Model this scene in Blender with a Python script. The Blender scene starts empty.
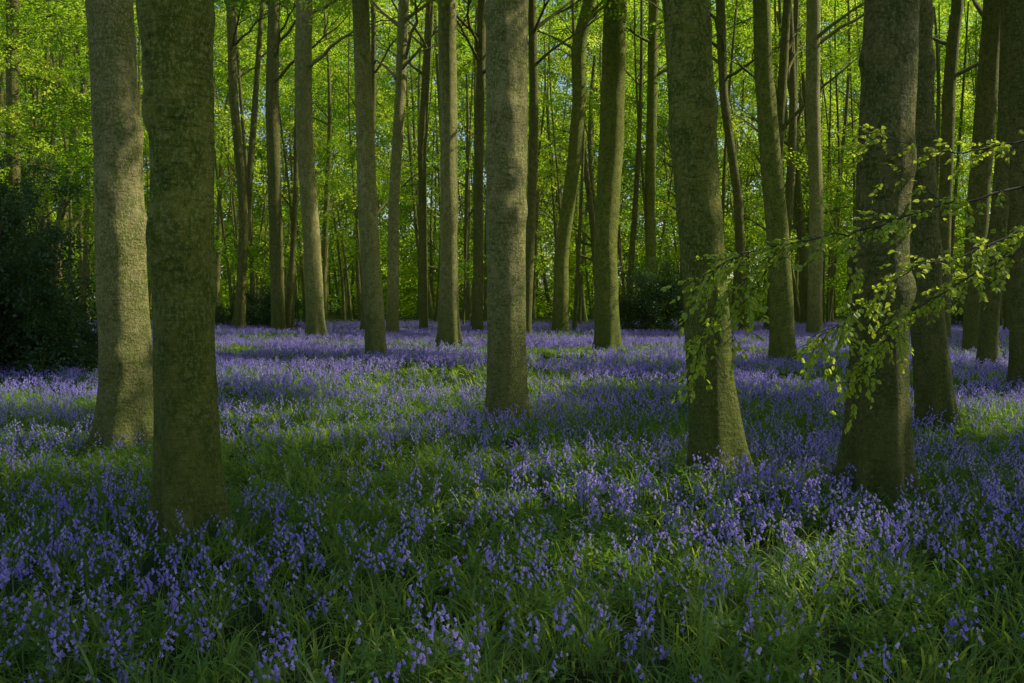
import bpy, math, random
import numpy as np
from mathutils import Vector, noise as mnoise
R = np.random.RandomState(11)
random.seed(5)
scene = bpy.context.scene
ELEV, AZ = math.radians(42), math.radians(76)
S = np.array([math.sin(AZ)*math.cos(ELEV), math.cos(AZ)*math.cos(ELEV), math.sin(ELEV)])

# ------------------------------------------------------------------ world, sun, camera
w = bpy.data.worlds.new("World"); scene.world = w; w.use_nodes = True
nt = w.node_tree; bg = nt.nodes['Background']
sky = nt.nodes.new('ShaderNodeTexSky'); sky.sky_type = 'NISHITA'; sky.sun_disc = False
sky.sun_elevation = ELEV; sky.sun_rotation = AZ
nt.links.new(sky.outputs[0], bg.inputs[0]); bg.inputs[1].default_value = 0.15
sl = bpy.data.lights.new("sun", 'SUN'); sl.energy = 5.0; sl.angle = math.radians(0.5); sl.color = (1, .96, .84)
so = bpy.data.objects.new("sun", sl); scene.collection.objects.link(so)
so.rotation_euler = Vector(S).to_track_quat('Z', 'Y').to_euler(); so.location = (20, 20, 40)
cam = bpy.data.cameras.new("camera"); co = bpy.data.objects.new("camera", cam); scene.collection.objects.link(co)
cam.sensor_width = 36; cam.lens = 35.16; cam.shift_y = -41.5/1024; cam.clip_end = 2000; cam.clip_start = .05
co.location = (0, 0, 1.6); co.rotation_euler = (math.pi/2, 0, 0); scene.camera = co
scene.view_settings.view_transform = 'Standard'; scene.view_settings.look = 'None'; scene.view_settings.exposure = 0

def g(x, y):
    x = np.asarray(x, float); y = np.asarray(y, float)
    f = np.exp(-((np.hypot(x, y-30))/90)**2)
    return f*(.05*np.sin(x*.35+1)*np.sin(y*.28+.4)+.03*np.sin(.9*x+.7*y)+.02*np.sin(1.7*y-.8*x+2))

def fnoise(x, y, s, seed=0):
    return np.array([mnoise.noise(Vector((a*s+seed*17.3, b*s-seed*9.1, seed*3.7))) for a, b in zip(x, y)])
def fnoise3(P, s, seed=0):
    return np.array([mnoise.noise(Vector((p[0]*s+seed*7.3, p[1]*s, p[2]*s*1.5))) for p in P])

# ------------------------------------------------------------------ materials
def newmat(name):
    m = bpy.data.materials.new(name); m.use_nodes = True
    n = m.node_tree.nodes; l = m.node_tree.links
    n.remove(n['Principled BSDF']); return m, n, l, n['Material Output']
def ramp(n, pts):
    r = n.new('ShaderNodeValToRGB'); e = r.color_ramp.elements
    e[0].position, e[0].color = pts[0][0], (*pts[0][1], 1)
    e[1].position, e[1].color = pts[-1][0], (*pts[-1][1], 1)
    for p, c in pts[1:-1]:
        k = e.new(p); k.color = (*c, 1)
    return r
def leafmat(name, cols, tcols, tr=.5, gloss=.03, rough=.5, isl=.6):
    m, n, l, out = newmat(name)
    oi = n.new('ShaderNodeObjectInfo'); geo = n.new('ShaderNodeNewGeometry')
    ad = n.new('ShaderNodeMath'); ad.operation = 'MULTIPLY_ADD'
    l.new(geo.outputs['Random Per Island'], ad.inputs[0]); ad.inputs[1].default_value = isl
    mu = n.new('ShaderNodeMath'); mu.operation = 'MULTIPLY'; mu.inputs[1].default_value = 1-isl
    l.new(oi.outputs['Random'], mu.inputs[0]); l.new(mu.outputs[0], ad.inputs[2])
    r1 = ramp(n, cols); r2 = ramp(n, tcols)
    l.new(ad.outputs[0], r1.inputs[0]); l.new(ad.outputs[0], r2.inputs[0])
    d = n.new('ShaderNodeBsdfDiffuse'); t = n.new('ShaderNodeBsdfTranslucent')
    l.new(r1.outputs[0], d.inputs[0]); l.new(r2.outputs[0], t.inputs[0])
    mx = n.new('ShaderNodeMixShader'); mx.inputs[0].default_value = tr
    l.new(d.outputs[0], mx.inputs[1]); l.new(t.outputs[0], mx.inputs[2])
    last = mx
    if gloss > 0:
        gl = n.new('ShaderNodeBsdfGlossy'); gl.inputs['Roughness'].default_value = rough
        mg = n.new('ShaderNodeMixShader'); mg.inputs[0].default_value = gloss
        l.new(mx.outputs[0], mg.inputs[1]); l.new(gl.outputs[0], mg.inputs[2]); last = mg
    l.new(last.outputs[0], out.inputs[0])
    return m
M_leaf = leafmat("beech_leaf", [(0, (.06, .12, .012)), (1, (.15, .22, .03))],
                 [(0, (.15, .38, .015)), (.5, (.50, .72, .03)), (1, (.94, .95, .09))], .67, 0, .5, .45)
M_leafb = leafmat("beech_leaf_young", [(0, (.22, .32, .02)), (1, (.32, .40, .05))],
                 [(0, (.6, .78, .03)), (1, (.92, .96, .1))], .5, .03)
M_holly = leafmat("holly_leaf", [(0, (.026, .06, .016)), (1, (.07, .12, .035))],
                 [(0, (.06, .13, .01)), (1, (.15, .26, .03))], .25, .03, .35)
M_grass = leafmat("grass_blade", [(0, (.06, .14, .028)), (1, (.17, .27, .045))],
                 [(0, (.20, .42, .03)), (1, (.68, .80, .10))], .48, .02, .45)
M_herb = leafmat("herb_leaf", [(0, (.06, .15, .03)), (1, (.15, .25, .045))],
                 [(0, (.18, .38, .03)), (1, (.56, .72, .07))], .45, .015, .5)
M_bell = leafmat("bluebell_petal", [(0, (.25, .185, .66)), (.6, (.42, .32, .80)), (1, (.74, .62, .93))],
                 [(0, (.46, .35, .92)), (1, (.90, .78, .99))], .5, .01, .5)
M_stem = leafmat("bluebell_stem", [(0, (.09, .15, .05)), (1, (.14, .18, .10))],
                 [(0, (.1, .2, .04)), (1, (.1, .2, .04))], .1, 0)

def barkmat(name, cA, cB, cC, cD, detail=1.0):
    m, n, l, out = newmat(name)
    p = n.new('ShaderNodeBsdfPrincipled'); p.inputs['Roughness'].default_value = .85
    p.inputs['Specular IOR Level'].default_value = .2
    tc = n.new('ShaderNodeTexCoord'); oi = n.new('ShaderNodeObjectInfo')
    off = n.new('ShaderNodeVectorMath'); off.operation = 'MULTIPLY_ADD'
    cx = n.new('ShaderNodeCombineXYZ')
    for i in range(3): l.new(oi.outputs['Random'], cx.inputs[i])
    l.new(cx.outputs[0], off.inputs[0]); off.inputs[1].default_value = (31, 17, 43); l.new(tc.outputs['Object'], off.inputs[2])
    def noise(sc, vec, det=6, rough=.6):
        mp = n.new('ShaderNodeMapping'); mp.inputs['Scale'].default_value = vec
        l.new(off.outputs[0], mp.inputs[0])
        t = n.new('ShaderNodeTexNoise'); t.inputs['Scale'].default_value = sc
        t.inputs['Detail'].default_value = det; t.inputs['Roughness'].default_value = rough
        l.new(mp.outputs[0], t.inputs['Vector']); return t.outputs[0]
    big = noise(2.2, (1, 1, .35), 3); mid = noise(8, (1, 1, .7), 5, .7)
    fine = noise(45, (1, 1, .6), 4, .75); wr = noise(9, (1, 1, 4.5), 4, .65)
    r1 = ramp(n, [(.38, cA), (.58, cB)]); l.new(big, r1.inputs[0])
    r2 = ramp(n, [(.44, (0, 0, 0)), (.56, (1, 1, 1))]); l.new(mid, r2.inputs[0])
    mx = n.new('ShaderNodeMix'); mx.data_type = 'RGBA'
    l.new(r2.outputs[0], mx.inputs[0]); l.new(r1.outputs[0], mx.inputs[6]); mx.inputs[7].default_value = (*cC, 1)
    r3 = ramp(n, [(.50, (0, 0, 0)), (.60, (1, 1, 1))]); l.new(fine, r3.inputs[0])
    mx2 = n.new('ShaderNodeMix'); mx2.data_type = 'RGBA'
    ml = n.new('ShaderNodeMath'); ml.operation = 'MULTIPLY'; ml.inputs[1].default_value = .85
    l.new(r3.outputs[0], ml.inputs[0]); l.new(ml.outputs[0], mx2.inputs[0])
    l.new(mx.outputs[2], mx2.inputs[6]); mx2.inputs[7].default_value = (*cD, 1)
    r4 = ramp(n, [(.34, (.4, .4, .4)), (.46, (1, 1, 1))]); l.new(wr, r4.inputs[0])
    mx3 = n.new('ShaderNodeMix'); mx3.data_type = 'RGBA'; mx3.blend_type = 'MULTIPLY'; mx3.inputs[0].default_value = .75
    l.new(mx2.outputs[2], mx3.inputs[6]); l.new(r4.outputs[0], mx3.inputs[7])
    # moss gathers low on the stem
    sx = n.new('ShaderNodeSeparateXYZ'); l.new(tc.outputs['Object'], sx.inputs[0])
    ms = n.new('ShaderNodeMath'); ms.operation = 'MULTIPLY_ADD'; l.new(sx.outputs[2], ms.inputs[0]); ms.inputs[1].default_value = -.5; ms.inputs[2].default_value = .7
    mc = n.new('ShaderNodeMath'); mc.operation = 'MULTIPLY_ADD'; mc.use_clamp = True; l.new(big, mc.inputs[0]); mc.inputs[1].default_value = .9; l.new(ms.outputs[0], mc.inputs[2])
    mk = n.new('ShaderNodeMath'); mk.operation = 'MULTIPLY'; mk.inputs[1].default_value = .6; l.new(mc.outputs[0], mk.inputs[0])
    mx4 = n.new('ShaderNodeMix'); mx4.data_type = 'RGBA'; l.new(mk.outputs[0], mx4.inputs[0])
    l.new(mx3.outputs[2], mx4.inputs[6]); mx4.inputs[7].default_value = (.10, .13, .02, 1)
    l.new(mx4.outputs[2], p.inputs['Base Color'])
    a = n.new('ShaderNodeMath'); a.operation = 'MULTIPLY_ADD'; l.new(mid, a.inputs[0]); a.inputs[1].default_value = 1.0; l.new(fine, a.inputs[2])
    a2 = n.new('ShaderNodeMath'); a2.operation = 'MULTIPLY_ADD'; l.new(wr, a2.inputs[0]); a2.inputs[1].default_value = .5; l.new(a.outputs[0], a2.inputs[2])
    b = n.new('ShaderNodeBump'); b.inputs['Strength'].default_value = 1.0*detail; b.inputs['Distance'].default_value = .055
    l.new(a2.outputs[0], b.inputs['Height']); l.new(b.outputs[0], p.inputs['Normal']); l.new(p.outputs[0], out.inputs[0])
    return m
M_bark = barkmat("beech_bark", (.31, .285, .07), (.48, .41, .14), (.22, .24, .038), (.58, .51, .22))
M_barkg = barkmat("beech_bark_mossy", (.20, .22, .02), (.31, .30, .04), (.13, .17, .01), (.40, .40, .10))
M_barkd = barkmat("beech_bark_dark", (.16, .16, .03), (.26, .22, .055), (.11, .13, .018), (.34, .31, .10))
M_twig = barkmat("twig_bark", (.06, .05, .03), (.09, .07, .045), (.05, .045, .025), (.11, .1, .06), .3)

m, n, l, out = newmat("woodland_soil"); M_ground = m
p = n.new('ShaderNodeBsdfPrincipled'); p.inputs['Roughness'].default_value = .95; p.inputs['Specular IOR Level'].default_value = .1
tc = n.new('ShaderNodeTexCoord'); t = n.new('ShaderNodeTexNoise'); t.inputs['Scale'].default_value = 3; t.inputs['Detail'].default_value = 8; t.inputs['Roughness'].default_value = .7
l.new(tc.outputs['Object'], t.inputs[0])
r = ramp(n, [(.35, (.03, .028, .014)), (.55, (.03, .055, .015)), (.7, (.05, .09, .02))]); l.new(t.outputs[0], r.inputs[0]); l.new(r.outputs[0], p.inputs[0])
t2 = n.new('ShaderNodeTexNoise'); t2.inputs['Scale'].default_value = 25; t2.inputs['Detail'].default_value = 6; l.new(tc.outputs['Object'], t2.inputs[0])
b = n.new('ShaderNodeBump'); b.inputs['Distance'].default_value = .05; l.new(t2.outputs[0], b.inputs['Height']); l.new(b.outputs[0], p.inputs['Normal'])
l.new(p.outputs[0], out.inputs[0])

# ------------------------------------------------------------------ mesh helpers
class MB:
    def __init__(s): s.v = []; s.f = []; s.mi = []; s.n = 0
    def add(s, verts, faces, mi=0):
        s.v.append(np.asarray(verts, float).reshape(-1, 3)); o = s.n
        s.f += [tuple(i+o for i in f) for f in faces]; s.mi += [mi]*len(faces); s.n += len(s.v[-1])
    def mesh(s, name, mats, smooth=False):
        me = bpy.data.meshes.new(name)
        me.from_pydata(np.vstack(s.v).tolist(), [], s.f)
        for k in mats: me.materials.append(k)
        me.polygons.foreach_set('material_index', s.mi)
        if smooth: me.polygons.foreach_set('use_smooth', [True]*len(s.f))
        me.update(); return me
def link(o, parent=None):
    scene.collection.objects.link(o)
    if parent: o.parent = parent
    return o
def tube(mb, path, rad, segs=6, mi=0, cap=False):
    path = np.asarray(path, float); N = len(path)
    T = np.gradient(path, axis=0); T /= np.linalg.norm(T, axis=1)[:, None]+1e-9
    ref = np.array([.31, .17, 1.]) if abs(T[:, 2]).mean() < .8 else np.array([1., .2, .1])
    a = np.linspace(0, 2*math.pi, segs, endpoint=False)
    U = np.cross(T, ref); U /= np.linalg.norm(U, axis=1)[:, None]; W = np.cross(T, U)
    rad = np.asarray(rad, float)
    V = path[:, None, :]+rad[:, None, None]*(np.cos(a)[None, :, None]*U[:, None, :]+np.sin(a)[None, :, None]*W[:, None, :])
    F = [(i*segs+j, i*segs+(j+1) % segs, (i+1)*segs+(j+1) % segs, (i+1)*segs+j) for i in range(N-1) for j in range(segs)]
    mb.add(V.reshape(-1, 3), F, mi)
def smooth_interp(z, zk, xk, sig):
    zz = np.arange(zk[0]-3*sig, zk[-1]+3*sig, .05)
    xx = np.interp(zz, zk, xk)
    lo = zz < zk[0]; hi = zz > zk[-1]
    xx[lo] = xk[0]+(zz[lo]-zk[0])*(xk[1]-xk[0])/(zk[1]-zk[0])
    xx[hi] = xk[-1]+(zz[hi]-zk[-1])*(xk[-1]-xk[-2])/(zk[-1]-zk[-2])
    k = np.arange(-int(3*sig/.05), int(3*sig/.05)+1)*.05; k = np.exp(-.5*(k/sig)**2); k /= k.sum()
    ys = np.convolve(np.pad(xx, len(k)//2, mode='edge'), k, 'valid')[:len(zz)]
    return np.interp(z, zz, ys)

def trunk_mesh(mb, base, zk, xk, rk, H, segs, dz, seed, flare=.5, lobes=5, knots=6, ylean=0.):
    rr = np.random.RandomState(seed)
    z = np.concatenate([np.linspace(-.25, 1.2, int(1.45/min(dz, .05))), np.arange(1.2+dz, min(H, zk[-1]+1), dz)])
    if z[-1] < H: z = np.concatenate([z, np.arange(z[-1]+.6, H, .6)])
    sig = .35
    zt = np.array(zk); xt = np.array(xk); rt = np.array(rk)
    xx = smooth_interp(np.minimum(z, zt[-1]+.5), zt, xt, sig)
    slope = (xt[-1]-xt[-2])/(zt[-1]-zt[-2]); top = z > zt[-1]+.5
    dzt = z-zt[-1]-.5
    xx[top] = xx[top]+slope*dzt[top]*.5+.25*np.sin(dzt[top]*.35)*np.minimum(dzt[top]*.2, 1)
    yy = ylean*z+.04*np.sin(z*.7+rr.rand()*6)
    r = smooth_interp(np.minimum(z, zt[-1]), zt, rt, .3)
    fr = np.clip(1-(z-zt[-1])/(H-zt[-1]+.01), .0, 1); r = np.where(z > zt[-1], r*(.12+.88*fr), r)
    a = np.linspace(0, 2*math.pi, segs, endpoint=False)
    ph = rr.rand(6)*6.28
    A, Z = np.meshgrid(a, z); RR = np.repeat(r[:, None], segs, 1)
    e = np.exp(-np.maximum(Z, 0)/.30)
    lob = .5+.5*np.sin(lobes*A+ph[0]+.8*np.sin(A+ph[1]))
    RR = RR*(1+flare*1.3*e*lob)
    RR *= 1+.04*np.sin(2*A+ph[2]+Z*.35)+.025*np.sin(3*A+ph[3]-Z*.8)+.015*np.sin(5*A+Z*1.9+ph[4])+.015*np.sin(Z*3.1+ph[5]+A)
    RR *= 1+.06*np.sin(lobes*A+ph[0]+.8*np.sin(A+ph[1]))*np.exp(-Z.clip(0)/1.2)
    if segs > 40:
        nz = np.array([mnoise.noise(Vector((math.cos(aa)*2.2, math.sin(aa)*2.2, zz_*2.0+seed))) + .5*mnoise.noise(Vector((math.cos(aa)*5, math.sin(aa)*5, zz_*5+seed))) for zz_ in z for aa in a]).reshape(A.shape)
        RR *= 1+.03*nz
    for k in range(knots):
        za = rr.uniform(.8, max(zt[-1], 2)); aa = rr.uniform(math.pi, 2*math.pi) if k % 2 else rr.rand()*6.28
        s = rr.uniform(.05, .12); hgt = rr.uniform(.14, .28)*rt[0]
        da = (A-aa+math.pi) % (2*math.pi)-math.pi
        q = ((da*rt[0])/(s*1.5))**2+((Z-za)/s)**2
        RR += hgt*(np.exp(-q*.5)-.7*np.exp(-q*3))
    X = base[0]+xx[:, None]+RR*np.cos(A); Y = base[1]+yy[:, None]+RR*np.sin(A)
    V = np.stack([X, Y, np.repeat((z+base[2])[:, None], segs, 1)], -1).reshape(-1, 3)
    N = len(z)
    F = [(i*segs+j, i*segs+(j+1) % segs, (i+1)*segs+(j+1) % segs, (i+1)*segs+j) for i in range(N-1) for j in range(segs)]
    mb.add(V, F)
    return lambda h: (base[0]+np.interp(h, z, xx), base[1]+np.interp(h, z, yy), base[2]+h, np.interp(h, z, r))
def limb(mb, p0, ang, L, r0, rise, rr, segs=7, sub=2):
    n_ = 9; t = np.linspace(0, 1, n_); d = np.array([math.cos(ang), math.sin(ang)])
    perp = np.array([-d[1], d[0]]); wv = np.cumsum(rr.randn(n_))*L*.025
    P = np.zeros((n_, 3)); P[:, :2] = np.array(p0[:2])+np.outer(t*L, d)+np.outer(wv, perp)
    P[:, 2] = p0[2]+rise*L*(t-.25*t*t)+np.cumsum(rr.randn(n_))*L*.015
    tube(mb, P, r0*(1-.85*t), segs)
    for k in range(sub):
        i = rr.randint(3, 7)
        limb(mb, P[i], ang+rr.choice([-1, 1])*rr.uniform(.4, .9), L*.5, r0*.45, rise*.8, rr, 5, 0)

# ------------------------------------------------------------------ instancing (geometry nodes)
def instancer(name, P, rot, scl, idx, coll, parent=None):
    me = bpy.data.meshes.new(name); me.vertices.add(len(P)); me.vertices.foreach_set('co', np.asarray(P, np.float32).ravel())
    a = me.attributes.new('rot', 'FLOAT_VECTOR', 'POINT'); a.data.foreach_set('vector', np.asarray(rot, np.float32).ravel())
    a = me.attributes.new('scl', 'FLOAT', 'POINT'); a.data.foreach_set('value', np.asarray(scl, np.float32))
    a = me.attributes.new('idx', 'INT', 'POINT'); a.data.foreach_set('value', np.asarray(idx, np.int32))
    ob = bpy.data.objects.new(name, me); link(ob, parent)
    ng = bpy.data.node_groups.get('scatter_'+coll.name)
    if not ng:
        ng = bpy.data.node_groups.new('scatter_'+coll.name, 'GeometryNodeTree')
        ng.interface.new_socket('Geometry', in_out='INPUT', socket_type='NodeSocketGeometry')
        ng.interface.new_socket('Geometry', in_out='OUTPUT', socket_type='NodeSocketGeometry')
        N = ng.nodes; L = ng.links
        gi = N.new('NodeGroupInput'); go = N.new('NodeGroupOutput')
        ci = N.new('GeometryNodeCollectionInfo'); ci.inputs['Collection'].default_value = coll
        ci.inputs['Separate Children'].default_value = True; ci.inputs['Reset Children'].default_value = True
        ip = N.new('GeometryNodeInstanceOnPoints'); ip.inputs['Pick Instance'].default_value = True
        def at(nm, ty):
            q = N.new('GeometryNodeInputNamedAttribute'); q.data_type = ty; q.inputs['Name'].default_value = nm; return q.outputs['Attribute']
        L.new(gi.outputs[0], ip.inputs['Points']); L.new(ci.outputs[0], ip.inputs['Instance'])
        L.new(at('idx', 'INT'), ip.inputs['Instance Index']); L.new(at('rot', 'FLOAT_VECTOR'), ip.inputs['Rotation'])
        L.new(at('scl', 'FLOAT'), ip.inputs['Scale']); L.new(ip.outputs[0], go.inputs[0])
    md = ob.modifiers.new('scatter', 'NODES'); md.node_group = ng
    return ob
def source(cname, meshes):
    c = bpy.data.collections.new(cname)
    for i, me in enumerate(meshes):
        c.objects.link(bpy.data.objects.new(me.name, me))
    return c

# ------------------------------------------------------------------ plants
def strap(mb, base, ang, L, W, th0, th1, n_=5, mi=0):
    t = np.linspace(0, 1, n_); th = th0+(th1-th0)*t**1.3
    ds = L/(n_-1); rr_ = np.concatenate([[0], np.cumsum(np.sin(th[:-1])*ds)]); zz = np.concatenate([[0], np.cumsum(np.cos(th[:-1])*ds)])
    d = np.array([math.cos(ang), math.sin(ang), 0]); pz = np.array([-d[1], d[0], 0])
    wd = W*.5*np.array([.6]+[1]*(n_-3)+[.7, .05])
    C = np.array(base)+np.outer(rr_, d)+np.outer(zz, [0, 0, 1])
    tw = R.uniform(-.5, .5)
    side = pz*math.cos(tw)+np.array([0, 0, 1])*math.sin(tw)
    V = np.empty((2*n_, 3)); V[0::2] = C-np.outer(wd, side); V[1::2] = C+np.outer(wd, side)
    mb.add(V, [(2*i, 2*i+1, 2*i+3, 2*i+2) for i in range(n_-1)], mi)
def bell(mb, p, d, L, rad, segs, mi):
    d = np.array(d, float); d /= np.linalg.norm(d)
    u = np.cross(d, [.3, .9, .1]); u /= np.linalg.norm(u); v = np.cross(d, u)
    a = np.linspace(0, 2*math.pi, segs, endpoint=False)
    rings = [(0, .35), (.25, .85), (.75, .8), (1, 1.35)] if segs > 4 else [(0, .5), (.6, 1), (1, 1.4)]
    V = [p+d*L*t+rad*k*(np.cos(a)[:, None]*u+np.sin(a)[:, None]*v) for t, k in rings]
    F = [(i*segs+j, i*segs+(j+1) % segs, (i+1)*segs+(j+1) % segs, (i+1)*segs+j) for i in range(len(rings)-1) for j in range(segs)]
    mb.add(np.vstack(V), F, mi)
def bluebell(mb, base, h, segs, k=1.0):
    ang = R.rand()*6.28; d = np.array([math.cos(ang), math.sin(ang), 0])
    lean = R.uniform(0, .35); n_ = 7; t = np.linspace(0, 1, n_)
    arch = R.uniform(.10, .26)
    r_ = h*(lean*t*.5+arch*np.clip(t-.5, 0, 1)**2*4); z_ = h*(t-.30*np.clip(t-.65, 0, 1)**2*4*arch/.2)
    P = np.array(base)+np.outer(r_, d)+np.outer(z_, [0, 0, 1])
    tube(mb, P, np.linspace(.0035, .0018, n_)*k, 3, 1)
    nb = R.randint(4, 12)
    for i in range(nb):
        tt = .55+.45*i/(nb-1); q = np.array([np.interp(tt, t, P[:, j]) for j in range(3)])
        sa = ang+R.uniform(-2, 2); o = np.array([math.cos(sa), math.sin(sa), 0])
        q2 = q+o*R.uniform(.008, .026)*k+np.array([0, 0, .003])
        sz = (1.15-.45*(tt-.55)/.45)*R.uniform(.85, 1.15)*k
        bell(mb, q2, o*R.uniform(.2, 1.2)+np.array([0, 0, -1]), .019*sz, .0066*sz, segs, 0)
def leaf(mb, p, d, nrm, L, W, mi=0, six=False):
    d = d/np.linalg.norm(d); s = np.cross(nrm, d); s /= np.linalg.norm(s)+1e-9; nn = np.cross(d, s)
    if six:
        V = [p, p+d*L*.3+s*W*.5+nn*W*.12, p+d*L*.3-s*W*.5+nn*W*.12, p+d*L*.68+s*W*.4+nn*W*.08, p+d*L*.68-s*W*.4+nn*W*.08, p+d*L-nn*L*.06, p+d*L*.3, p+d*L*.68]
        mb.add(V, [(0, 1, 6), (0, 6, 2), (1, 3, 7, 6), (6, 7, 4, 2), (3, 5, 7), (7, 5, 4)], mi)
    else:
        V = [p, p+d*L*.45+s*W*.5, p+d*L, p+d*L*.45-s*W*.5]
        mb.add(V, [(0, 1, 2, 3)], mi)
def disc(r): 
    a = R.rand()*6.28; q = math.sqrt(R.rand())*r; return np.array([q*math.cos(a), q*math.sin(a), 0])
def flower_patch(name, r, cnt, segs, k, h0, h1):
    mb = MB(); cl = [disc(r) for _ in range(max(2, cnt//3))]
    for j in range(cnt):
        b0 = cl[R.randint(len(cl))]+disc(.15) if R.rand() < .5 else disc(r)
        bluebell(mb, b0, R.uniform(h0, h1), segs, k)
    return mb.mesh(name, [M_bell, M_stem], segs > 4)
C_bbn = source("bluebell_near", [flower_patch("bluebell_near_%d" % k, .6, [31, 26, 21, 16, 11, 7, 4, 2][k], 5, .92, .17, .37) for k in range(8)])
C_bbf = source("bluebell_far", [flower_patch("bluebell_far_%d" % k, 1.1, [86, 70, 54, 38, 24, 13, 7, 4][k], 4, 1.25, .22, .38) for k in range(8)])
def tuft(mb, b0, k=1.0, nl=10, ng_=8):
    for j in range(nl): strap(mb, b0+[R.uniform(-.06, .06), R.uniform(-.06, .06), -.01], R.rand()*6.28, R.uniform(.15, .33), R.uniform(.008, .015)*k, R.uniform(.2, .9), R.uniform(1.2, 2.4), 5)
    for j in range(ng_): strap(mb, b0+[R.uniform(-.1, .1), R.uniform(-.1, .1), -.01], R.rand()*6.28, R.uniform(.12, .36), R.uniform(.003, .005)*k, R.uniform(0, .7), R.uniform(.5, 2.2), 4)
def herb(mb, b0, k=1.0):
    for j in range(4):
        b1 = b0+disc(.1); h = R.uniform(.08, .24)
        tube(mb, [b1, b1+[0, 0, h*.5], b1+[R.uniform(-.03, .03), R.uniform(-.03, .03), h]], [.002]*3, 3, 1)
        for q in range(8):
            a = R.rand()*6.28; dd = np.array([math.cos(a), math.sin(a), R.uniform(-.3, .5)])
            leaf(mb, b1+[0, 0, h*R.uniform(.4, 1)], dd, np.array([0, 0, 1.])+R.randn(3)*.3, R.uniform(.03, .06)*k, R.uniform(.015, .026)*k, 1)
def grass_patch(name, r, cnt, nh, k, nl, ng_):
    mb = MB()
    for j in range(cnt): tuft(mb, disc(r), k, nl, ng_)
    for j in range(nh): herb(mb, disc(r), k)
    return mb.mesh(name, [M_grass, M_herb])
C_gn = source("grass_near", [grass_patch("grass_near_%d" % k, .7, 24, [4, 18, 8, 24, 10, 16][k], 1, 10, 5) for k in range(6)])
C_gf = source("grass_far", [grass_patch("grass_far_%d" % k, 1.4, 42, 10, 1.6, 7, 3) for k in range(5)])

# ------------------------------------------------------------------ trees
# distance (m) ; (bearing, elevation, angular width) in thousandths, worked out from image pixels, camera 1.6 m above ground
TREES = [
 (11.6, [(-385,-137,54),(-386,-100,50),(-388,0,48),(-391,100,47),(-394,200,46),(-400,270,45),(-402,300,46)], M_bark, .45),
 (7.1,  [(-321,-225,66),(-325,-150,63),(-328,0,61),(-328,100,63),(-329,200,65),(-333,270,69),(-336,300,72)], M_barkg, .45),
 (53,   [(-233,-30,14),(-237,100,13),(-240,200,13),(-238,300,12)], M_barkd, .4),
 (42,   [(-195,-38,19),(-200,50,17),(-207,150,16),(-209,230,17),(-208,300,17)], M_bark, .4),
 (29,   [(-135,-55,20),(-142,50,20),(-145,120,20),(-148,200,18),(-152,300,17)], M_bark, .3),
 (48,   [(-120,-33,13),(-118,100,11),(-112,200,11),(-108,300,10)], M_bark, .3),
 (35,   [(-63,-45,22),(-63,50,18),(-63,150,18),(-65,300,18)], M_bark, .5),
 (14.2, [(-4,-112,41),(-5,-30,38),(-6,100,39),(-6,200,40),(-5,300,40)], M_bark, .3),
 (52,   [(-88,-31,9),(-90,150,8),(-82,300,8)], M_barkd, .3),
 (50,   [(48,-32,16),(50,50,15),(60,120,14),(68,200,14),(66,250,14),(78,300,13)], M_barkg, .3),
 (34,   [(96,-47,25),(93,50,24),(99,150,25),(101,200,24),(103,300,22)], M_barkg, .35),
 (9.4,  [(209,-170,48),(203,-130,46),(196,-50,42),(192,20,42),(184,100,45),(179,200,46),(172,300,46)], M_barkg, .4),
 (26.5, [(272,-60,24),(270,0,22),(264,80,21),(258,150,19),(252,220,18),(250,300,17)], M_barkg, .35),
 (45,   [(303,-35,15),(304,100,14),(301,200,14),(301,300,13)], M_bark, .3),
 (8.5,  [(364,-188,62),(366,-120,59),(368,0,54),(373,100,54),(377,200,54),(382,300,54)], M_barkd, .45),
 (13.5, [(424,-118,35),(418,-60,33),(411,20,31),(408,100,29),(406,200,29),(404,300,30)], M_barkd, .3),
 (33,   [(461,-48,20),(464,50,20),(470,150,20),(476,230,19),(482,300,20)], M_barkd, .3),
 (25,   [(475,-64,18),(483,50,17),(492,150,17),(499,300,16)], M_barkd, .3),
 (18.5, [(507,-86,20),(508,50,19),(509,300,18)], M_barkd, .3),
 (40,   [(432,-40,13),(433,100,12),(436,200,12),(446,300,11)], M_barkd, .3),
 (52,   [(140,-31,11),(138,100,11),(142,300,10)], M_barkg, .3),
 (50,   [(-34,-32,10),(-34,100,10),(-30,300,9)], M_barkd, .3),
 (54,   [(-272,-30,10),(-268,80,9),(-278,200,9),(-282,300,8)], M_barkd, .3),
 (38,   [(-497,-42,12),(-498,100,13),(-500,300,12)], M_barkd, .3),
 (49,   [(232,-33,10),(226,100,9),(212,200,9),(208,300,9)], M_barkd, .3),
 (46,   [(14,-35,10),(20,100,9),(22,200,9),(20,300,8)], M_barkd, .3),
]
tree_obs = []
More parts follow.
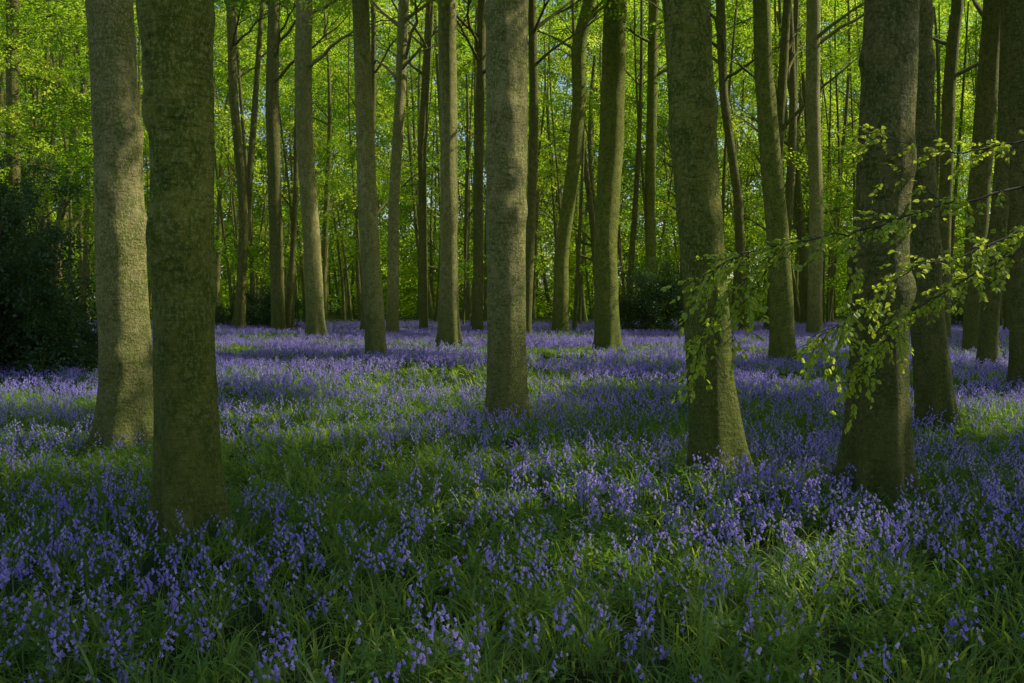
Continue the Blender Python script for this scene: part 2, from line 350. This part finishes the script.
for i, (d, pts, mat, fl) in enumerate(TREES):
    rr = np.random.RandomState(100+i); d *= .90
    s = d/1000.; bx = pts[0][0]*s; bz = float(g(bx, d))
    zk = [0.0]; xk = [0.0]; rk = [pts[0][2]*s/2]
    for a, e, wd in pts[1:]:
        zk.append(1.6+e*s); xk.append(a*s-bx); rk.append(wd*s/2)
    H = max(rr.uniform(20, 25), zk[-1]+6)
    emp = bpy.data.objects.new("beech_tree", None); link(emp); emp.location = (bx, d, bz)
    mb = MB(); segs = 56 if d < 16 else (24 if d < 36 else 14)
    fn = trunk_mesh(mb, (0, 0, 0), zk, xk, rk, H, segs, .07 if d < 16 else .3, 300+i, fl, rr.randint(4, 7), 8 if d < 16 else 4)
    lo = 1.6+.32*d if d < 16 else max(9.5, zk[-1]*.75)
    lo = max(lo, 8.0)
    for k in range(10):
        h = rr.uniform(lo, H-1.5); q = fn(h)
        limb(mb, q[:3], rr.rand()*6.28, rr.uniform(2.5, 5)*(1.1-.4*(h-lo)/(H-lo)), min(q[3]*.4, .09), rr.uniform(.4, 1.1), rr)
    tr = bpy.data.objects.new("trunk", mb.mesh("trunk", [mat], True)); link(tr, emp)
    tree_obs.append((emp, bx, d, H))
emp = bpy.data.objects.new("beech_tree", None); link(emp); emp.location = (5.6, 7.6, float(g(5.6, 7.6)))
mb = MB(); rr = np.random.RandomState(77)
fn = trunk_mesh(mb, (0, 0, 0), [0, 1, 3, 6], [0, 0, .05, .1], [.20, .18, .17, .16], 21, 32, .15, 555, .4, 5, 5)
for k in range(10):
    h = rr.uniform(8, 19); q = fn(h); limb(mb, q[:3], rr.rand()*6.28, 4, .07, .8, rr)
tr = bpy.data.objects.new("trunk", mb.mesh("trunk", [M_barkd], True)); link(tr, emp); tree_obs.append((emp, 5.6, 7.6, 21))
mb = MB(); ml = MB(); rr = np.random.RandomState(9)
def bough(pts, r0, dens=1.0, tw=.45):
    P = np.array([[a*dd/1000, dd, 1.6+e*dd/1000] for a, e, dd in pts], float)
    t = np.linspace(0, 1, len(P)); tt = np.linspace(0, 1, 40)
    Q = np.stack([np.interp(tt, t, P[:, j]) for j in range(3)], 1)
    for _ in range(3): Q[1:-1] = (Q[:-2]+Q[1:-1]*2+Q[2:])/4
    Q[1:-1] += rr.randn(38, 3)*.008
    tube(mb, Q-np.array([5.6, 7.6, 0]), r0*(1-.85*tt), 5)
    L = np.linalg.norm(P[-1]-P[0])
    for k in range(int(L*17*dens)):
        i = rr.randint(8, 39); ax = Q[i]-Q[i-1]; ax /= np.linalg.norm(ax)
        a = rr.choice([-1, 1])*rr.uniform(.5, 1.1)
        d0 = np.array([ax[0]*math.cos(a)-ax[1]*math.sin(a), ax[0]*math.sin(a)+ax[1]*math.cos(a), ax[2]+rr.uniform(-.5, .4)])
        TL = tw*rr.uniform(.35, 1); T = [Q[i]]
        for q in range(7):
            T.append(T[-1]+d0*TL/7); d0 = d0+np.array([0, 0, -.03])+rr.randn(3)*.09; d0 /= np.linalg.norm(d0)
        T = np.array(T); tube(mb, T-np.array([5.6, 7.6, 0]), np.linspace(.003, .001, 8), 3)
        for q in range(int(TL/.024)):
            j = rr.uniform(1, 7); c = np.array([np.interp(j, range(8), T[:, z]) for z in range(3)])
            dd = T[-1]-T[0]; dd /= np.linalg.norm(dd); sd = np.cross(dd, [0, 0, 1])*rr.choice([-1, 1])
            dl = dd*.6+sd*.8+rr.randn(3)*.25+np.array([0, 0, -.25])
            leaf(ml, c-np.array([5.6, 7.6, 0]), dl, np.array([0, 0, 1.])+rr.randn(3)*.6, rr.uniform(.032, .054), rr.uniform(.022, .033), 0, True)
bough([(740,150,7.6),(512,118,7.4),(430,100,7.1),(350,75,6.9),(280,62,6.8),(215,48,6.8),(180,15,6.8)], .012, 1.1, .42)
bough([(738,185,7.6),(520,165,7.5),(440,150,7.4),(370,168,7.2),(345,160,7.1)], .010, .9, .35)
bough([(738,110,7.6),(520,62,7.2),(450,25,7),(395,-10,6.9),(360,-50,6.8),(345,-85,6.8)], .010, 1.1, .4)
bough([(270,60,6.8),(225,20,6.7),(190,-30,6.7),(178,-80,6.7)], .004, 2, .3)
bough([(350,75,6.9),(335,20,6.8),(330,-30,6.8)], .004, 1.4, .3)
bough([(738,130,7.6),(540,90,7.0),(470,55,6.7),(400,40,6.5),(330,-15,6.5),(300,-40,6.5)], .009, 1.0, .38)
bough([(430,100,7.1),(400,130,7.1),(360,125,7.1)], .004, 1, .3)
bough([(300,65,6.8),(260,40,6.7),(230,-5,6.7),(215,-40,6.7)], .004, 2, .3)
link(bpy.data.objects.new("low_boughs", mb.mesh("low_boughs", [M_twig], True)), emp)
link(bpy.data.objects.new("young_leaves", ml.mesh("young_leaves", [M_leafb])), emp)

mb = MB(); rr = np.random.RandomState(21); far = []
tries = 0
while len(far) < 380 and tries < 9000:
    tries += 1
    y = rr.uniform(42, 110); x = rr.uniform(-.75, .75)*y
    if any((x-a)**2+(y-b)**2 < 1.4 for a, b in far): continue
    far.append((x, y)); H = rr.uniform(16, 27); r0 = rr.choice([.07, .09, .12, .16, .20, .26])*rr.uniform(.85, 1.15)
    ph = rr.rand(3)*6.28; z = np.arange(-.2, H, 1.0); am = rr.uniform(.1, .6); le = rr.normal(0, .04)
    P = np.stack([x+le*z+am*(np.sin(z*.22+ph[0])-math.sin(ph[0])), y+am*np.sin(z*.2+ph[1]), z], 1)
    rad = r0*(1-.75*np.clip(z/H, 0, 1)); rad[0] *= 1.5; tube(mb, P, rad, 7)
    for k in range(rr.randint(3, 8)):
        i = rr.randint(4, len(z)-2); limb(mb, P[i], rr.rand()*6.28, rr.uniform(1.5, 4), rad[i]*.45, rr.uniform(.3, 1.5), rr, 4, 1)
for (x, y) in [(-14,8),(-19,18),(-11,2),(14,12),(20,20),(-22,30),(26,31),(10,2),(-6,-5),(4,-7),(-13,-9),(13,-8),(-28,14),(30,10),(-33,36),(36,40),(24,1)]:
    z = np.arange(-.2, 21, .7); P = np.stack([x+.2*np.sin(z*.2), y+.2*np.sin(z*.25+x), z], 1)
    tube(mb, P, .3*(1-.8*np.clip(z/21, 0, 1))*(1+.4*np.exp(-z.clip(0)/.3)), 16)
    for k in range(9): i = rr.randint(13, 28); limb(mb, P[i], rr.rand()*6.28, 4, .07, .8, rr)
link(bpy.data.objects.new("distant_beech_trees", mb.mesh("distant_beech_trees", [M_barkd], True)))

# ------------------------------------------------------------------ foliage sprays
def spray(name, Rad, nleaf, ls, thick, tilt, mat):
    mb = MB(); nt_ = 7
    for k in range(nt_):
        a = k/nt_*6.28+R.uniform(-.25, .25); L = Rad*R.uniform(.6, 1.05); t = np.linspace(0, 1, 5)
        z0 = R.uniform(-thick, thick)
        cur = np.stack([np.cos(a+t*.25)*t*L, np.sin(a+t*.25)*t*L, z0*t-.18*Rad*t*t], 1)
        tube(mb, cur, np.linspace(.012, .004, 5)*Rad/1.2, 3, 1)
        for j in range(nleaf//nt_):
            q = R.uniform(.12, 1)**.7; c = np.array([np.interp(q, t, cur[:, m_]) for m_ in range(3)])
            sd = R.normal(0, .2)*Rad*(1.1-q*.6)
            c = c+np.array([-math.sin(a), math.cos(a), 0])*sd+np.array([0, 0, R.normal(0, thick*.45)-abs(sd)*.2])
            a2 = a+np.sign(sd)*.8+R.normal(0, .5)
            leaf(mb, c, np.array([math.cos(a2), math.sin(a2), R.uniform(-.6, .15)]), np.array([0, 0, 1.])+R.randn(3)*tilt, ls*R.uniform(.7, 1.2), ls*R.uniform(.5, .7), 0)
    return mb.mesh(name, [mat, M_twig])
C_can = source("beech_sprays", [spray("beech_spray_%d" % k, 1.5, 480, .13, .22, .55, M_leaf) for k in range(6)])
C_hol = source("holly_sprays", [spray("holly_spray_%d" % k, .5, 330, .075, .3, 1.2, M_holly) for k in range(4)])

# gaps cut in the canopy toward the sun, so light pools fall here
PATCH = [(.6,7.9,.5),(.4,6.6,.3),(-9.3,33,4),(-11.5,28.5,1.8),(-5.5,31,2.2),(-1.6,19.5,2.2),(-1.2,15.8,1.1),(-3.8,20,2.2),(2,35,3.6),(5.5,34,3.8),(9,33,2.8),
         (3.6,25,1.9),(-6.3,21,1.7),(6.3,13,1.1),(-7.7,15,1.3),(-6.4,9.7,.7),(-.3,27,1.8),(11,24,1.8),(4,18,.8),(-2.6,12.2,.7),(0,42,3),(-14,42,4)]
def clear(P, margin=1.5):
    gx = P[:, 0]-P[:, 2]*S[0]/S[2]; gy = P[:, 1]-P[:, 2]*S[1]/S[2]; keep = np.ones(len(P), bool)
    for a, b_, r_ in PATCH: keep &= np.hypot((gx-a), gy-b_) > r_+margin
    nz = fnoise(gx*.8, gy*1.1, .14, 9)
    keep &= ~((gy > 27) & (nz > .10))
    return keep
def rots(n_, t=.3): return np.stack([R.normal(0, t, n_), R.normal(0, t, n_), R.uniform(0, 6.28, n_)], 1)
n_ = 9500
gy = np.sqrt(R.uniform(0, 1, n_))*54-1; gx = R.uniform(-1, 1, n_)*(.62*np.abs(gy)+5); z = R.uniform(9.5, 24, n_)  # canopy above the view, placed toward the sun to shade the ground
P = np.stack([gx+z*S[0]/S[2], gy+z*S[1]/S[2], z], 1)
keep = clear(P, 1.6) & (P[:, 2] > 2.6+.31*P[:, 1]-R.rand(n_)*1.5) & ((gy > 11) | (R.rand(n_) < .72)) & ((gy < 40) | (R.rand(n_) < .5))
P = P[keep]; P1 = P
n_ = 40; gy = R.uniform(2, 6.8, n_); gx = R.uniform(-4, 7, n_); z = R.uniform(10, 20, n_)  # extra unseen sprays added to shade the near foreground
P = np.stack([gx+z*S[0]/S[2], gy+z*S[1]/S[2], z], 1); P1 = np.vstack([P1, P[clear(P, 1.6)]])
n_ = 260
P = np.stack([R.uniform(-30, 30, n_), R.uniform(2, 50, n_), R.uniform(12, 23, n_)], 1)
P = P[clear(P, 1.6) & (P[:, 2] > 2.6+.31*P[:, 1])]; P = np.vstack([P1, P])
near_i = np.full(len(P), -1); best = np.full(len(P), 5.0)
for k, (e, x, y, H) in enumerate(tree_obs):
    dd = np.hypot(P[:, 0]-x, P[:, 1]-y); q = dd < best; best[q] = dd[q]; near_i[q] = k
for k, (e, x, y, H) in enumerate(tree_obs):
    q = near_i == k
    if q.sum():
        Pq = P[q]-np.array(e.location); n_ = len(Pq)
        instancer("crown", Pq, rots(n_), R.uniform(.8, 1.2, n_), R.randint(0, 6, n_), C_can, e)
q = near_i < 0; n_ = q.sum()
instancer("forest_shade_canopy", P[q], rots(n_), R.uniform(.8, 1.2, n_), R.randint(0, 6, n_), C_can)  # sprays away from any tree, mostly laid out for their shade
n_ = 4100
y = R.uniform(44, 112, n_); P = np.stack([R.uniform(-.72, .72, n_)*y, y, R.uniform(.8, 1, n_)], 1)
P[:, 2] = 1.5+(R.rand(n_)**.75)*(np.minimum(.36*y+2, 30))
keep = fnoise3(P, .13, 4)+.5*fnoise3(P, .4, 5) > -.06-.15*np.clip((P[:, 1]-80)/40, 0, 1)
low = P[:, 2] < 5; keep &= ~low | (R.rand(n_) < .45)
gy = P[:, 1]-P[:, 2]*S[1]/S[2]; keep &= clear(P, 2.0) | (gy > 50) | (P[:, 1] > 60)
P = P[keep]; n_ = len(P)
instancer("distant_foliage", P, rots(n_, .5), R.uniform(.9, 1.4, n_)*(1+np.clip((P[:, 1]-70)/60, 0, 1)), R.randint(0, 6, n_), C_can)
n_ = 1700
P = np.stack([R.uniform(-120, 120, n_), R.uniform(122, 165, n_), R.uniform(0, 50, n_)], 1)
instancer("wood_edge_foliage", P, rots(n_, .8), R.uniform(3.2, 4.8, n_), R.randint(0, 6, n_), C_can)
n_ = 700
P = np.stack([R.uniform(-85, 85, n_), R.uniform(88, 120, n_), R.uniform(0, 1, n_)**1.3*10], 1)
instancer("distant_undergrowth", P, rots(n_, 1.0), R.uniform(1.6, 2.6, n_), R.randint(0, 6, n_), C_can)
# leafy young trees beyond the hollies on the left
n_ = 170; y = R.uniform(27, 40, n_)
P = np.stack([-y*R.uniform(.40, .60, n_), y, R.uniform(4, 14, n_)], 1); P = P[fnoise3(P, .25, 8) > -.12]; n_ = len(P)
instancer("understory_foliage", P, rots(n_, .4), R.uniform(.6, .95, n_), R.randint(0, 6, n_), C_can)

def holly(x, y, rx, ry, h, dens, seed):
    rr = np.random.RandomState(seed)
    e = bpy.data.objects.new("holly_bush", None); link(e); e.location = (x, y, float(g(x, y)))
    n_ = int(dens*rx*ry*h); P = []
    while len(P) < n_:
        p_ = rr.uniform(-1, 1, 3); p_[2] = abs(p_[2])
        nn = mnoise.noise(Vector(p_*2.2)+Vector((seed, 0, 0)))
        q2 = p_[0]**2+p_[1]**2+p_[2]**2*.9
        if .12 < q2 < (.75+.75*nn)**2*1.2: P.append([p_[0]*rx, p_[1]*ry, .1+p_[2]*h])
    instancer("foliage", np.array(P), rots(n_, .6), rr.uniform(.7, 1.3, n_), rr.randint(0, 4, n_), C_hol, e)
    mb = MB()
    for k in range(9):
        a = rr.rand()*6.28; t = np.linspace(0, 1, 6)
        tube(mb, np.stack([np.cos(a)*t*rx*.5, np.sin(a)*t*ry*.5, t*h*.85], 1), .05*(1-.8*t), 6)
    link(bpy.data.objects.new("stems", mb.mesh("stems", [M_twig])), e)
holly(-10.9, 20.5, 2.7, 2.2, 3.9, 11, 1); holly(-13.8, 23, 3.2, 2.5, 5.0, 8, 2)
holly(-17.5, 29, 4, 3, 7, 5, 5)
holly(6.1, 45, 2.2, 2, 3.4, 6, 3); holly(-13, 52, 3, 2, 2.0, 8, 4); holly(24, 54, 5, 2, 2.4, 6, 6)

# ------------------------------------------------------------------ ground and ground flora
def axis(lo, hi, fine_lo, fine_hi, step):
    a = list(np.arange(fine_lo, fine_hi, step)); s = step; v = a[-1]
    while v < hi: s *= 1.25; v += s; a.append(v)
    s = step; v = a[0]; pre = []
    while v > lo: s *= 1.25; v -= s; pre.append(v)
    return np.array(pre[::-1]+a)
xs = axis(-700, 700, -36, 36, .5); ys = axis(-300, 900, -4, 66, .5)
X, Y = np.meshgrid(xs, ys); Z = g(X, Y); V = np.stack([X, Y, Z], -1).reshape(-1, 3); nx = len(xs)
F = [(j*nx+i, j*nx+i+1, (j+1)*nx+i+1, (j+1)*nx+i) for j in range(len(ys)-1) for i in range(nx-1)]
mb = MB(); mb.add(V, F); link(bpy.data.objects.new("ground", mb.mesh("ground", [M_ground], True)))

def gridpts(y0, y1, sp, wx=.64, pad=1.5):
    xs_, ys_ = [], []
    for yy in np.arange(y0, y1, sp):
        hw = yy*wx+pad; k = np.arange(-hw, hw, sp); xs_.append(k+R.uniform(-.45, .45, len(k))*sp); ys_.append(yy+R.uniform(-.45, .45, len(k))*sp)
    return np.concatenate(xs_), np.concatenate(ys_)
def put(name, x, y, idx, coll, s0, s1, sink=0):
    n_ = len(x)
    rot = np.stack([R.normal(0, .01, n_), R.normal(0, .01, n_), R.uniform(0, 6.28, n_)], 1)
    instancer(name, np.stack([x, y, g(x, y)-sink], 1), rot, R.uniform(s0, s1, n_), idx, coll)
x, y = gridpts(1.4, 15.5, .72); put("grass", x, y, R.randint(0, 6, len(x)), C_gn, .75, 1.08)
x, y = gridpts(15.5, 62, 1.55); put("distant_grass", x, y, R.randint(0, 5, len(x)), C_gf, .72, .98)
def dens_idx(x, y, sc, seed, bias):
    nv = fnoise(x, y, sc, seed)+.6*fnoise(x, y, sc*2.7, seed+3)+bias+R.normal(0, .12, len(x))
    return np.clip(np.round(3.3-nv*7.5), 0, 7).astype(int)
x, y = gridpts(1.8, 15.5, .62); put("bluebells", x, y, dens_idx(x, y, .6, 5, .03), C_bbn, .85, 1.15)
x, y = gridpts(15.5, 62, 1.25); put("bluebell_carpet", x, y, dens_idx(x, y, .22, 6, .14), C_bbf, .85, 1.15)
